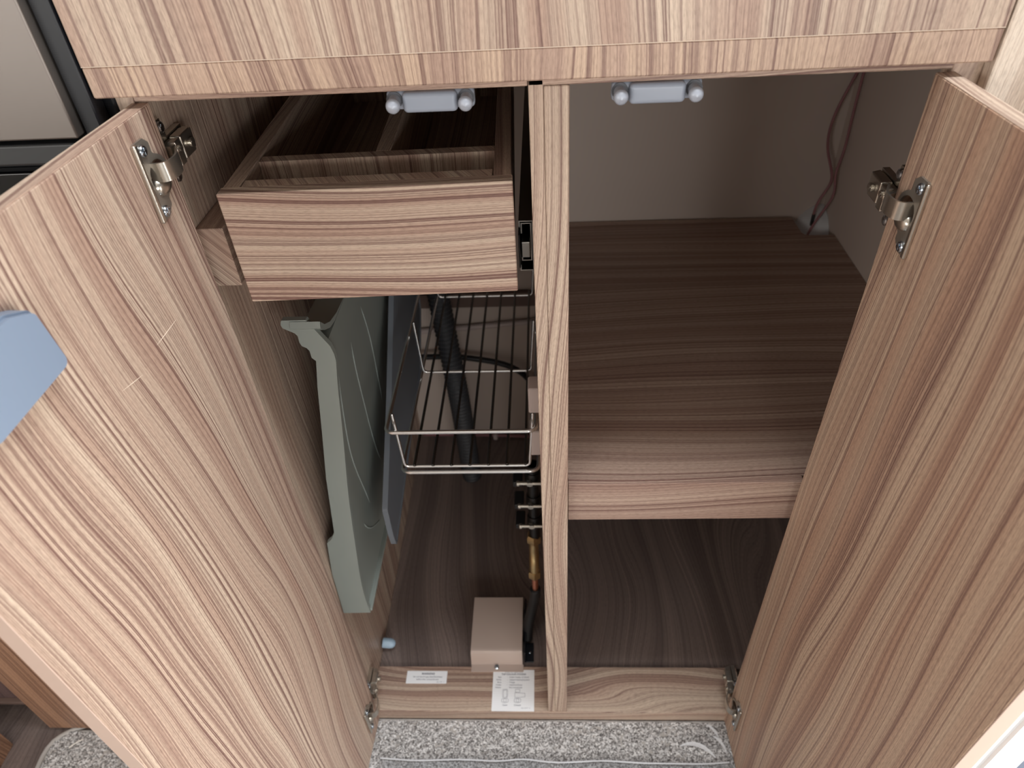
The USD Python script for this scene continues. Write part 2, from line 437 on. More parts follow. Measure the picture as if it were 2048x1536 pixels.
def film():
    t = thing('plastic_film', (0.0, -0.2, 0.0), 'clear crinkled protective film lying over the front of the grey carpet', 'plastic film')
    xs = np.linspace(-0.27, 0.262, 150); ys = np.linspace(-0.62, 0, 140)
    X, Y = np.meshgrid(xs, ys, indexing='ij')
    edge = -0.066 + 0.006 * (meshkit.noise(np.stack([xs * 14, xs * 0, xs * 0], -1), 8) - 0.5) + 0.004 * np.exp(-((xs + 0.05) / 0.03) ** 2)
    Yw = Y / 0.62 * (0.62 + edge[:, None]) + edge[:, None]
    Z = 0.0035 + 0.003 * meshkit.fbm(np.stack([X * 30, Yw * 30, X * 0], -1), 3, 4)
    V = np.stack([X, Yw, Z], -1).reshape(-1, 3)
    i, j = np.meshgrid(np.arange(len(xs) - 1), np.arange(len(ys) - 1), indexing='ij')
    a = i * len(ys) + j
    F = np.stack([a, a + len(ys), a + len(ys) + 1, a + 1], -1).reshape(-1, 4)
    F = np.vstack([F[:, [0, 1, 2]], F[:, [0, 2, 3]]])
    obj('film_sheet', trimesh.Trimesh(V, F, process=False), 'clear_film', t, smooth=True)
    hem = np.stack([xs, edge, np.full_like(xs, 0.0055)], -1)
    obj('film_hem', tube(hem[::2], 0.0012, 6), 'creased_film', t, smooth=True)

    def flap(name, spine, h, w):
        s = spline(spine, 24)
        prof = np.array([(-w, 0.0), (-0.4 * w, 0.75 * h), (0, h), (0.35 * w, 0.6 * h), (w, 0.0)])
        tng = np.gradient(s, axis=0); side = np.cross(tng, [0, 0, 1.0]); side /= np.linalg.norm(side, axis=1, keepdims=True)
        taper = np.sin(np.linspace(0.15, np.pi - 0.15, 24)) ** 0.7
        V = (s[:, None] + side[:, None] * (prof[None, :, :1] * taper[:, None, None]) + np.array([0, 0, 1.0]) * (prof[None, :, 1:] * taper[:, None, None])).reshape(-1, 3)
        F = []
        for i in range(23):
            for j in range(4):
                a = i * 5 + j
                F += [(a, a + 1, a + 6), (a, a + 6, a + 5)]
        obj(name, trimesh.Trimesh(V, F, process=False), 'creased_film', t, smooth=True)
    flap('crease', [(0.190, -0.041, 0.003), (0.209, -0.039, 0.004), (0.240, -0.058, 0.003)], 0.009, 0.0026)
    flap('crease', [(0.236, -0.009, 0.002), (0.246, -0.020, 0.003), (0.250, -0.030, 0.002)], 0.006, 0.0018)
    flap('crease', [(0.242, -0.026, 0.002), (0.252, -0.036, 0.003), (0.258, -0.052, 0.002)], 0.006, 0.0018)


film()
obj('thread', tube(spline([(-0.7733, -0.0532, 0.003), (-0.764, -0.0455, 0.0045), (-0.7569, -0.0399, 0.003)], 12), 0.0009, 6), 'thread_white', smooth=True, label='short white thread lying on the carpet left of the left door', category='thread')

# ------------------------------------------------------------------ cupboard carcass
K = thing('kitchen_cabinet', (0, 0.3, 0), 'wood-grain kitchen base cupboard with both doors open and a drawer inside', 'cabinet')
obj('side_panel', bx(WL - 0.013, WL, 0.0, DEEP, 0, TOP), 'wood_side', K)
obj('divider_panel', bx(-0.0109, -0.0003, 0.0, DEEP, 0.0245, TOP), 'wood_post', K)
obj('divider_batten', bx(0.0, 0.0179, 0.0, 0.022, 0.0245, 0.9712), 'wood_post', K)
obj('front_rail', bx(WL, -0.0114, 0.0005, 0.016, 0.9714, 1.02), 'wood_drawer', K)
obj('front_rail', bx(-0.0109, WR, 0.0, 0.016, 0.9716, 1.02), 'wood_drawer', K)
obj('fascia_panel', bx(-0.3130, 0.2918, -0.013, -0.0003, 0.9997, TOP, 0.0003), 'wood_fascia', K)
obj('fascia_strip', bx(-0.3130, 0.2918, -0.013, -0.0003, 0.9787, 0.9994, 0.0010), 'wood_fascia_strip', K)
obj('seam_edging', bx(-0.3129, 0.2917, -0.0131, -0.010, 0.99935, 0.99975, 0.0001), 'board_core', K)
obj('threshold_rail', bx(WL, WR + 0.02, 0.0, 0.0735, 0.0, 0.0245, 0.0008), 'wood_ledge', K)
obj('threshold_edging', rbox(WL, WR + 0.018, -0.0012, 0.0003, 0.0, 0.0243, 0.0006, 1), 'wood_drawer', K)
obj('base_board', bx(WL, 0.477, 0.0737, DEEP, 0.004, 0.0195), 'dark_vinyl', K)
obj('back_panel', bx(WL - 0.013, 0.487, DEEP, DEEP + 0.01, 0, TOP), 'pale_wall', K)
obj('lining_panel', bx(0.477, 0.487, 0.002, DEEP, 0, TOP), 'pale_wall', K)
obj('front_stile', bx(WR, 0.487, 0.0, 0.014, 0, TOP), 'wood_side', K)
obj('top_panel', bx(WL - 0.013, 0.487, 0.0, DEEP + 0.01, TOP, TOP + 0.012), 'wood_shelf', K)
obj('back_batten', bx(WL, -0.0109, DEEP - 0.014, DEEP, 0.372, 0.402), 'rail_brown', K)
# shelf with its cut-out back corner and the upright lip along the front
sh = Polygon([(0.0190, 0.0247), (0.4765, 0.0247), (0.4765, 0.556), (0.436, 0.557), (0.430, 0.560), (0.4262, 0.566), (0.4245, 0.612), (0.4225, 0.6205), (0.0003, 0.6295), (0.0003, 0.03)])
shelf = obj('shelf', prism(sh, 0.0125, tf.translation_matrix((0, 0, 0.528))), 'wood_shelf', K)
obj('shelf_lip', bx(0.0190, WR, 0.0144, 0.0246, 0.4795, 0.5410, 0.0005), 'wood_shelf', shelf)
obj('drawer_spacer', bx(WL, -0.2695, 0.016, 0.52, 0.8068, 0.8624), 'wood_drawer_long', K)


def catches():
    for cx in (-0.0802, 0.0783):
        c = obj('door_catch', rbox(cx - 0.0312, cx + 0.0312, 0.0012, 0.010, 0.9580, 0.9714, 0.003), 'catch_plastic', K)
        obj('latch_body', rbox(cx - 0.0195, cx + 0.0195, -0.0045, 0.010, 0.9572, 0.9713, 0.0035), 'catch_plastic', c)
        for sx in (-0.0255, 0.0255):
            x, z = cx + sx, 0.9655
            obj('pin_socket', lathe([(0, 0.0), (0.00005, 0.0058), (0.0006, 0.0058), (0.0007, 0.0048), (0.0003, 0.0)], (x, 0.0013, z), (0, -1, 0)), 'catch_shadow', c, smooth=40)
            obj('plunger_pin', lathe([(0, 0.0043), (0.0065, 0.0042), (0.0072, 0.0050), (0.0090, 0.0052), (0.0115, 0.0046), (0.0130, 0.0030), (0.0136, 0.0)], (x, 0.0013, z - 0.0003), (0.0, -1, -0.12)), 'pin_plastic', c, smooth=50)


catches()

# doors: d runs out from the hinge edge along the inner face, n out of the inner face
AL, AR = 0.0491, 0.0423
HL, HR = np.array([-0.2823, 0.0, 0.0]), np.array([0.2637, 0.0, 0.0])
FL = frame(HL, (-math.sin(AL), -math.cos(AL), 0), (math.cos(AL), -math.sin(AL), 0), (0, 0, 1))
FR = frame(HR, (math.sin(AR), -math.cos(AR), 0), (-math.cos(AR), -math.sin(AR), 0), (0, 0, 1))


def door(F, width, look, z1, cups):
    import manifold3d as m3
    b = bx(0, width, -0.0133, 0, 0.003, z1, 0.0008)
    mm = m3.Manifold(m3.Mesh(np.asarray(b.vertices, np.float32), np.asarray(b.faces, np.uint32)))
    for z in cups:      # bored hinge cups
        mm -= m3.Manifold.cylinder(0.0200, 0.0136, 0.0136, 40).rotate((-90, 0, 0)).translate((0.0225, -0.0098, z))
    r = mm.to_mesh()
    return obj('door', moved(trimesh.Trimesh(r.vert_properties[:, :3], r.tri_verts), F), look, K, smooth=False)


door_left = door(FL, 0.3060, 'wood_door_left', 0.9704, (0.9262, 0.0660))
door_right = door(FR, 0.2972, 'wood_door_right', 0.9694, (0.8790, 0.0860))
for dpath, F, w, z1, lk in ((door_left, FL, 0.3060, 0.9704, 'wood_drawer_long'), (door_right, FR, 0.2972, 0.9694, 'wood_drawer_long')):
    obj('top_edging', moved(bx(0.0004, w - 0.0004, -0.0129, -0.0004, z1 - 0.0002, z1 + 0.0005, 0.0002), F), lk, dpath)
    obj('side_edging', moved(rbox(w - 0.0003, w + 0.0006, -0.0130, -0.0003, 0.0034, z1 - 0.0004, 0.0004, 1), F), 'edge_band', dpath)
# push-lock housing on the left door's inner face
hs = Polygon([(0.191, 0.886), (0.262, 0.884), (0.262, 0.936), (0.212, 0.934), (0.195, 0.926)]).buffer(-0.006).buffer(0.006, quad_segs=8)
housing = obj('lock_housing', moved(trimesh.util.concatenate([prism(hs, 0.010, frame((0, 0, 0), (1, 0, 0), (0, 0, 1), (0, 1, 0)))]), FL), 'grey_plastic', door_left)
obj('housing_cap', moved(prism(hs.buffer(-0.0015), 0.0035, frame((0, 0.0099, 0), (1, 0, 0), (0, 0, 1), (0, 1, 0))), FL), 'grey_plastic', housing)
# two pale scratches on the left door
for (d0, z0), (d1, z1) in (((0.0701, 0.8309), (0.1017, 0.8306)), ((0.1290, 0.8246), (0.1528, 0.8303))):
    obj('scratch_mark', moved(tube([(d0, 0.0, z0), (0.5 * (d0 + d1), 0.0001, 0.5 * (z0 + z1)), (d1, 0.0, z1)], [0.0001, 0.00035, 0.0001], 6), FL), 'board_core', door_left)


def hinge(F, zc, sgn, hx):
    """Concealed cup hinge: plate and cup on the door, arm and clip block on the cabinet wall. sgn: +1 left door, -1 right door."""
    D = lambda m: moved(m, F @ tf.translation_matrix((0, 0, zc)))
    dz = frame((0, 0, 0), (1, 0, 0), (0, 0, 1), (0, 1, 0))   # polygon (d, z) extruded along n
    outer = Polygon([(0.0412, 0.0265), (0.0385, 0.0292), (0.0270, 0.0292), (0.0212, 0.0245), (0.0215, 0.0170), (0.019, 0.0150), (0.019, -0.0150), (0.0215, -0.0170), (0.0212, -0.0225), (0.0290, -0.0292), (0.0385, -0.0292), (0.0412, -0.0265)])
    cup = Point(0.0235, 0).buffer(0.0158, quad_segs=16)
    hole = affinity.scale(Point(0.0225, 0.0).buffer(0.0118, quad_segs=16), 1.0, 1.0)
    plate = unary_union([outer, cup]).buffer(-0.0012).buffer(0.0012).difference(hole)
    path = obj('hinge', D(prism(plate, 0.0016, dz)), 'nickel_dark', K, smooth=25)
    obj('plate_flange', D(rbox(0.0375, 0.0422, 0.0, 0.0038, -0.0292, 0.0292, 0.0016)), 'nickel', path)
    obj('cup', D(lathe([(-0.0085, 0.0), (-0.0085, 0.0108), (0.0010, 0.0116), (0.0020, 0.0120), (0.0023, 0.0128), (0.0018, 0.0135), (0.0003, 0.0137)], (0.0225, 0, 0), (0, 1, 0), 32)), 'nickel_dark', path, smooth=40)
    lobe = trimesh.creation.icosphere(3, 1.0); lobe.apply_scale((0.0098, 0.0062, 0.0078)); lobe.apply_translation((0.0235, 0.0003, -0.0068))
    obj('damper', D(lobe), 'nickel', path, smooth=True)
    for s in (0.0222, -0.0232):
        obj('screw', D(trimesh.util.concatenate([lathe([(0, 0.0040), (0.0018, 0.0042), (0.0026, 0.0036), (0.0030, 0.0022), (0.0022, 0.0010), (0.0022, 0.0)], (0.0325, 0.0012, s), (0, 1, 0), 20),
             bx(0.0325 - 0.0026, 0.0325 + 0.0026, 0.0034, 0.0043, s - 0.0005, s + 0.0005, 0.0001), bx(0.0325 - 0.0005, 0.0325 + 0.0005, 0.0034, 0.0043, s - 0.0026, s + 0.0026, 0.0001)])), 'zinc_screw', path, smooth=40)
    # cabinet side: u into the opening (from the door's inner face plane), y depth
    C = frame((hx, 0, zc + (0.005 if sgn > 0 else -0.004)), (sgn, 0, 0), (0, 1, 0), (0, 0, 1))
    M = lambda m: moved(m, C)
    arc = np.array(fillet([(-0.002, -0.0290), (0.0090, -0.0290), (0.0125, -0.0210), (0.0122, -0.011), (0.005, 0.004)], 0.007, 8))
    tdir = np.gradient(arc, axis=0); tdir /= np.linalg.norm(tdir, axis=1, keepdims=True)
    nrm = np.stack([-tdir[:, 1], tdir[:, 0]], -1)
    strip = Polygon(np.vstack([arc + nrm * 0.0008, (arc - nrm * 0.0008)[::-1]])).buffer(0)
    obj('hinge_arm', M(prism(strip, 0.0140, tf.translation_matrix((0, 0, (-0.0072 if sgn > 0 else 0.0005))))), 'nickel', path, smooth=50)
    body = Polygon([(-0.0045, 0.002), (0.0040, -0.001), (0.0060, 0.006), (0.0040, 0.016), (0.0030, 0.040), (-0.0045, 0.043)])
    obj('arm_body', M(prism(body, 0.0150, tf.translation_matrix((0, 0, -0.0075)))), 'nickel', path)
    obj('body_cheek', M(trimesh.util.concatenate([rbox(-0.0005, 0.0060, 0.004, 0.0135, -0.0098, 0.0092, 0.0012, 1), rbox(-0.0045, 0.0050, 0.0165, 0.036, -0.0092, 0.0092, 0.0016, 1)])), 'nickel', path)
    wings = Polygon([(0.002, -0.024), (0.014, -0.024), (0.016, -0.010), (0.042, -0.010), (0.042, 0.010), (0.016, 0.010), (0.014, 0.024), (0.002, 0.024)])
    wall_u = (-0.0107)
    obj('mounting_plate', M(prism(wings, 0.0055, frame((wall_u + 0.0001, 0, 0), (0, 1, 0), (0, 0, 1), (1, 0, 0)))), 'nickel', path)
    for s in (0.019, -0.019):
        obj('screw', M(lathe([(0, 0.0042), (0.0028, 0.0042), (0.0036, 0.0030), (0.0030, 0.0014), (0.0026, 0.0)], (wall_u + 0.0055, 0.0085, s), (1, 0, 0), 18)), 'zinc_screw', path, smooth=40)
    obj('adjusting_screw', M(trimesh.util.concatenate([lathe([(0, 0.0030), (0.0035, 0.0030), (0.0036, 0.0038), (0.0052, 0.0038), (0.0056, 0.0030), (0.0048, 0.0012), (0.0048, 0)], (0.0025, 0.028, 0.0), (1, 0, 0), 16),
        lathe([(0, 0.0028), (0.0030, 0.0028), (0.0034, 0.0020), (0.0028, 0.0)], (0.0045, 0.0085, 0.0035), (1, 0, 0), 16), lathe([(0, 0.0016), (0.0013, 0.0016), (0.0016, 0.0008), (0.0016, 0.0)], (0.0060, 0.003, 0.0035), (0.8, -0.6, 0), 12)])), 'nickel', path, smooth=40)


hinge(FL, 0.9262, 1, HL[0])
hinge(FL, 0.0660, 1, HL[0])
hinge(FR, 0.8790, -1, HR[0])
hinge(FR, 0.0860, -1, HR[0])


def drawer():
    R = tf.rotation_matrix(0.030, (0, 0, 1)); R[:3, 3] = (-0.2585, 0.0025, 0)
    W, Z0, Z1 = 0.2330, 0.7980, 0.8985
    P = lambda m: moved(m, R)
    d = obj('drawer', P(bx(0, W, 0, 0.013, Z0, Z1, 0.0008)), 'wood_drawer', K)
    obj('inner_front', P(bx(0.0160, W - 0.0160, 0.0131, 0.0255, Z0 + 0.012, Z1 - 0.0003, 0.0004)), 'wood_inner_front', d)
    obj('side_board', P(bx(0.0015, 0.0150, 0.0131, 0.470, Z0 + 0.012, Z1 - 0.0003, 0.0004)), 'wood_drawer_long', d)
    obj('side_board', P(bx(W - 0.0150, W - 0.0015, 0.0131, 0.470, Z0 + 0.012, Z1 - 0.0003, 0.0004)), 'wood_drawer_long', d)
    obj('cross_divider', P(bx(0.0152, W - 0.0152, 0.0660, 0.0780, Z0 + 0.02, Z1 - 0.002, 0.0004)), 'wood_inner_front', d)
    obj('long_divider', P(bx(0.1145, 0.1275, 0.0782, 0.456, Z0 + 0.02, Z1 - 0.002, 0.0004)), 'wood_drawer_long', d)
    obj('back_board', P(bx(0.0152, W - 0.0152, 0.457, 0.470, Z0 + 0.012, Z1 - 0.0003)), 'wood_inner_front', d)
    obj('bottom_board', P(bx(0.0152, W - 0.0152, 0.0257, 0.456, Z0 + 0.0125, Z0 + 0.0185)), 'wood_drawer_long', d)


drawer()


def runner():
    y0, y1 = 0.034, 0.50

    def channel(x0, x1, z0, z1, t, lip, flip=False):
        outer = sbox(x0, z0, x1, z1)
        inner = sbox(x0 + (t if flip else -0.01), z0 + t, x1 - (t if not flip else -0.01), z1 - t)
        s = outer.difference(inner)
        xl = x1 if flip else x0
        lips = [sbox(min(xl, xl + (-t if flip else t)), z1 - lip, max(xl, xl + (-t if flip else t)), z1), sbox(min(xl, xl + (-t if flip else t)), z0, max(xl, xl + (-t if flip else t)), z0 + lip)]
        return unary_union([s] + lips)
    F = frame((0, y0, 0), (1, 0, 0), (0, 0, 1), (0, 1, 0))
    r = obj('drawer_runner', prism(channel(-0.0236, -0.0112, 0.8035, 0.8520, 0.0011, 0.006), y1 - y0, F), 'slide_steel', K)
    F2 = frame((0, y0 + 0.006, 0), (1, 0, 0), (0, 0, 1), (0, 1, 0))
    obj('middle_rail', prism(channel(-0.0222, -0.0130, 0.8100, 0.8468, 0.0011, 0.010), y1 - y0 - 0.01, F2), 'slide_steel', r)
    obj('runner_stop', rbox(-0.0222, -0.0140, y0 - 0.003, y0 + 0.012, 0.8180, 0.8335, 0.0012), 'slide_steel', r)
    obj('inner_rail', bx(-0.0240, -0.0226, y0 - 0.01, y1 - 0.03, 0.8120, 0.8440), 'slide_dark', r)


runner()

# ------------------------------------------------------------------ beside the cupboard
n = thing('end_panel', (0.45, -0.004, 0), 'pale wood-grain tall panel to the right of the drawer fascia', 'panel')
obj('panel_board', bx(0.2936, 0.62, -0.013, -0.0006, 0, TOP, 0.0008), 'wood_neighbour', n)
obj('worktop', bx(-0.86, 0.62, -0.022, DEEP + 0.05, TOP + 0.012, TOP + 0.04, 0.004), 'worktop_stone', label='grey worktop slab lying over the wood-grain cupboard and the cooker', category='worktop')


def cooker():
    t = thing('oven', (-0.57, 0.25, 0.45), 'stainless steel and black built-in oven left of the wood-grain fascia', 'oven')
    obj('oven_casing', bx(-0.835, -0.3068, 0.0, 0.55, 0.448, TOP, 0.002), 'oven_black', t)
    obj('side_trim', bx(-0.3275, -0.3142, -0.016, -0.001, 0.60, TOP, 0.001), 'oven_black', t)
    fascia = obj('steel_fascia', rbox(-0.832, -0.3290, -0.024, -0.001, 0.9556, TOP - 0.002, 0.0015), 'steel', t)
    obj('door_rail', rbox(-0.832, -0.3290, -0.022, -0.001, 0.9365, 0.9520, 0.002), 'oven_bar', t)
    obj('oven_glass', rbox(-0.832, -0.3290, -0.012, -0.001, 0.46, 0.928, 0.002), 'oven_glass', t)


cooker()
p = thing('drawer_panel', (-0.57, -0.01, 0), 'brown wood-grain plinth panel below the oven, its end beside the rounded carpet corner', 'panel')
obj('panel_board', bx(-0.822, -0.3180, -0.0225, -0.008, 0.0025, 0.440, 0.0008), 'wood_oven_plinth', p)
obj('panel_core', bx(-0.812, -0.3180, -0.0078, 0.30, 0.0025, 0.438, 0.0008), 'dark_panel', p)
q = thing('far_cupboard', (-1.0, 0.1, 0), 'dark wood far cupboard with a pale kick-strip at the lower left', 'cabinet')
obj('front_board', bx(-1.30, -0.835, 0.012, 0.03, 0.03, 0.60), 'dark_panel', q)
obj('kick_strip', bx(-1.30, -0.835, 0.004, 0.012, 0.026, 0.034), 'rail_brown', q)
obj('plinth', bx(-1.30, -0.835, 0.03, 0.04, -0.006, 0.03), 'black_rubber', q)
w = thing('low_panel', (-1.0, -0.1, 0), 'low wood-grain panel edge at the bottom left corner of the picture', 'panel')
obj('panel_board', bx(-1.25, -0.875, -0.70, -0.045, -0.006, 0.06), 'wood_oven_plinth', w)


def jamb():
    prof = Polygon([(0.395, -0.20), (0.431, -0.20), (0.432, -0.203), (0.4475, -0.203), (0.4485, -0.200), (0.468, -0.200), (0.468, -0.10), (0.395, -0.10)])
    obj('trim_1', prism(prof, 1.1, tf.translation_matrix((0, 0, -0.006))), 'white_plastic', kind='structure', label='white entrance door jamb', category='trim')
    obj('wall_right', bx(0.469, 0.60, -0.16, -0.06, -0.006, 1.1), 'blue_grey_wall', kind='structure', label='blue-grey side wall beyond the white jamb', category='wall')


jamb()

# ------------------------------------------------------------------ wire basket
BZ, RZ = 0.4816, 0.5520       # floor and rim heights
BY = (0.100, 0.288, 0.4877)


def basket():
    xl, xr = -0.1965, -0.0165
    t = thing('wire_basket', (-0.105, 0.29, 0.475), 'chromed wire basket hanging below the drawer on the middle panel', 'wire basket')
    rim = fillet([(xr, 0.50, RZ), (xr, 0.089, RZ), (xl, 0.089, RZ), (xl, 0.50, RZ)], 0.010, 8)
    obj('rim', tube(rim, 0.0026, 12), 'chrome', t, smooth=True)
    low = fillet([(xr + 0.001, 0.50, BZ - 0.007), (xr + 0.001, 0.096, BZ - 0.007), (xl + 0.007, 0.096, BZ - 0.007), (xl + 0.007, 0.50, BZ - 0.007)], 0.012, 8)
    obj('lower_rail', tube(low, 0.0025, 12), 'chrome', t, smooth=True)
    for y in BY:
        u = fillet([(xl + 0.009, y, RZ + 0.020 if y < 0.2 else RZ + 0.019), (xl + 0.012, y, BZ), (xr - 0.010, y, BZ), (xr - 0.004, y, RZ + 0.018)], 0.007, 6)
        obj('cross_wire', tube(u, 0.0021, 10), 'chrome', t, smooth=True)
    for k, x in enumerate(np.linspace(xl + 0.0245, xr - 0.0150, 7)):
        obj('floor_wire', tube([(x, 0.0975, BZ + 0.0039), (x, 0.2, BZ + 0.0039), (x, 0.3, BZ + 0.0039), (x, 0.4, BZ + 0.0039), (x, 0.495, BZ + 0.0039)], 0.0019, 8), 'rusty_wire' if k < 3 else 'wire_metal', t, smooth=True)
    for z0, z1, y in ((0.571, 0.609, 0.104), (0.500, 0.541, 0.104), (0.545, 0.590, 0.47)):
        obj('mounting_clip', rbox(-0.0250, -0.0111, y - 0.006, y + 0.018, z0, z1, 0.0025), 'clip_plastic', t, label='pinkish grey plastic clip')


basket()


# ------------------------------------------------------------------ sink cover tray and blue-grey board
TK = 0.037 / 0.424
TILT = np.eye(4); TILT[1, 2] = TK; TILT[1, 3] = -TK * 0.266


def tray():
    t = thing('sink_cover', (-0.25, 0.2, 0.266), 'grey-green moulded plastic sink cover standing against the left cupboard wall', 'sink cover')
    left = [(-0.2915, 0.268), (-0.2915, 0.3504), (-0.2865, 0.4092), (-0.2795, 0.4165), (-0.2735, 0.4284), (-0.2650, 0.5209), (-0.2560, 0.5869), (-0.2475, 0.6529), (-0.2430, 0.6800), (-0.2420, 0.6860), (-0.2458, 0.6900), (-0.2462, 0.6985), (-0.2485, 0.7020), (-0.2530, 0.7045), (-0.2545, 0.7090), (-0.2545, 0.7165), (-0.2570, 0.7200), (-0.2680, 0.7260), (-0.2690, 0.7300), (-0.2675, 0.7350)]
    right = [(-0.2532, 0.2690), (-0.2552, 0.2889), (-0.2518, 0.3901), (-0.2436, 0.4913), (-0.2310, 0.5994), (-0.2247, 0.6583), (-0.2210, 0.6850), (-0.2212, 0.6940), (-0.2236, 0.7039), (-0.2423, 0.7350)]
    rs = [tuple(q) for q in spline(right[:7], 30)] + right[7:]
    poly = Polygon(left + rs[::-1]).buffer(0)
    poly = poly.buffer(-0.0015).buffer(0.0015, quad_segs=4)
    up = frame((0, 0.023, 0), (1, 0, 0), (0, 0, 1), (0, 1, 0))
    obj('front_flange', moved(prism(poly, 0.0065, up), TILT), 'tray_plastic', t, smooth=35)
    xs = np.array([q[0] for q in rs]); zs = np.array([q[1] for q in rs])
    inner = [(x - 0.0040, z + 0.0015) for x, z in rs[:-1]]
    back = [(x - 0.0105, z) for x, z in inner]
    prof = Polygon(inner + back[::-1]).buffer(0)
    sheet = prism(prof, 0.39, frame((0, 0.0285, 0), (1, 0, 0), (0, 0, 1), (0, 1, 0)))
    obj('face_panel', moved(sheet, TILT), 'tray_plastic', t, smooth=35)
    # rim along the bottom and the collar of the hand hole
    lip = Polygon([(0.063, 0.7335), (0.074, 0.7225), (0.090, 0.7145), (0.115, 0.7085), (0.160, 0.7050), (0.42, 0.7050), (0.42, 0.7000), (0.155, 0.7000), (0.112, 0.7035), (0.086, 0.7095), (0.070, 0.7180), (0.060, 0.7270)])
    obj('hand_grip', prism(lip, 0.0310, frame((-0.2590, 0, 0), (0, 1, 0), (0, 0, 1), (1, 0, 0))), 'tray_plastic', t, smooth=35)
    obj('bottom_flange', moved(rbox(-0.268, -0.2512, 0.0255, 0.418, 0.2688, 0.2735, 0.0015, 1), TILT), 'tray_plastic', t)
    for name, pts in (('drain_ridge', [(-0.2274, 0.1435, 0.6673), (-0.2343, 0.1495, 0.6057), (-0.2452, 0.1791, 0.5118), (-0.2562, 0.2182, 0.3791), (-0.2572, 0.2333, 0.3478)]),
                      ('drain_ridge', [(-0.226, 0.0762, 0.6972), (-0.2297, 0.0758, 0.6492), (-0.2404, 0.081, 0.5529), (-0.2516, 0.1127, 0.4416), (-0.2573, 0.1416, 0.3457)]),
                      ('drain_ridge', [(-0.2271, 0.1968, 0.6695), (-0.2373, 0.2392, 0.5795), (-0.2535, 0.2815, 0.4186)]),
                      ('drain_ridge', [(-0.2561, 0.0935, 0.3801), (-0.2575, 0.114, 0.3408), (-0.259, 0.1693, 0.2955)])):
        s = spline(pts, 40)
        s[:, 0] = np.interp(s[:, 2] + 0.0, zs[:-1], xs[:-1]) - 0.0048
        r = 0.0016 * np.clip(np.minimum(np.arange(40), np.arange(40)[::-1]) / 5.0, 0.15, 1)
        obj(name, tube(s, r, 8), 'tray_ridge', t, smooth=True)


tray()


def blue_board():
    P = np.array([(0.096, 0.400), (0.094, 0.350), (0.097, 0.3240), (0.102, 0.3200), (0.195, 0.338), (0.420, 0.379), (0.430, 0.385), (0.50, 0.45), (0.54, 0.70), (0.43, 0.66), (0.330, 0.582), (0.218, 0.490), (0.124, 0.421)])
    poly = Polygon(P).buffer(-0.008).buffer(0.008, quad_segs=6)
    core = prism(poly, 0.006, frame((-0.2275, 0, 0), (0, 1, 0), (0, 0, 1), (1, 0, 0)))
    ridge = prism(poly.difference(poly.buffer(-0.004)), 0.0015, frame((-0.2216, 0, 0), (0, 1, 0), (0, 0, 1), (1, 0, 0)))
    b = thing('chopping_board', (-0.2245, 0.26, 0.327), 'blue-grey plastic board standing between the sink cover and the wire basket', 'board')
    obj('board_sheet', core, 'blue_board', b)
    obj('raised_rim', ridge, 'blue_board', b)


blue_board()


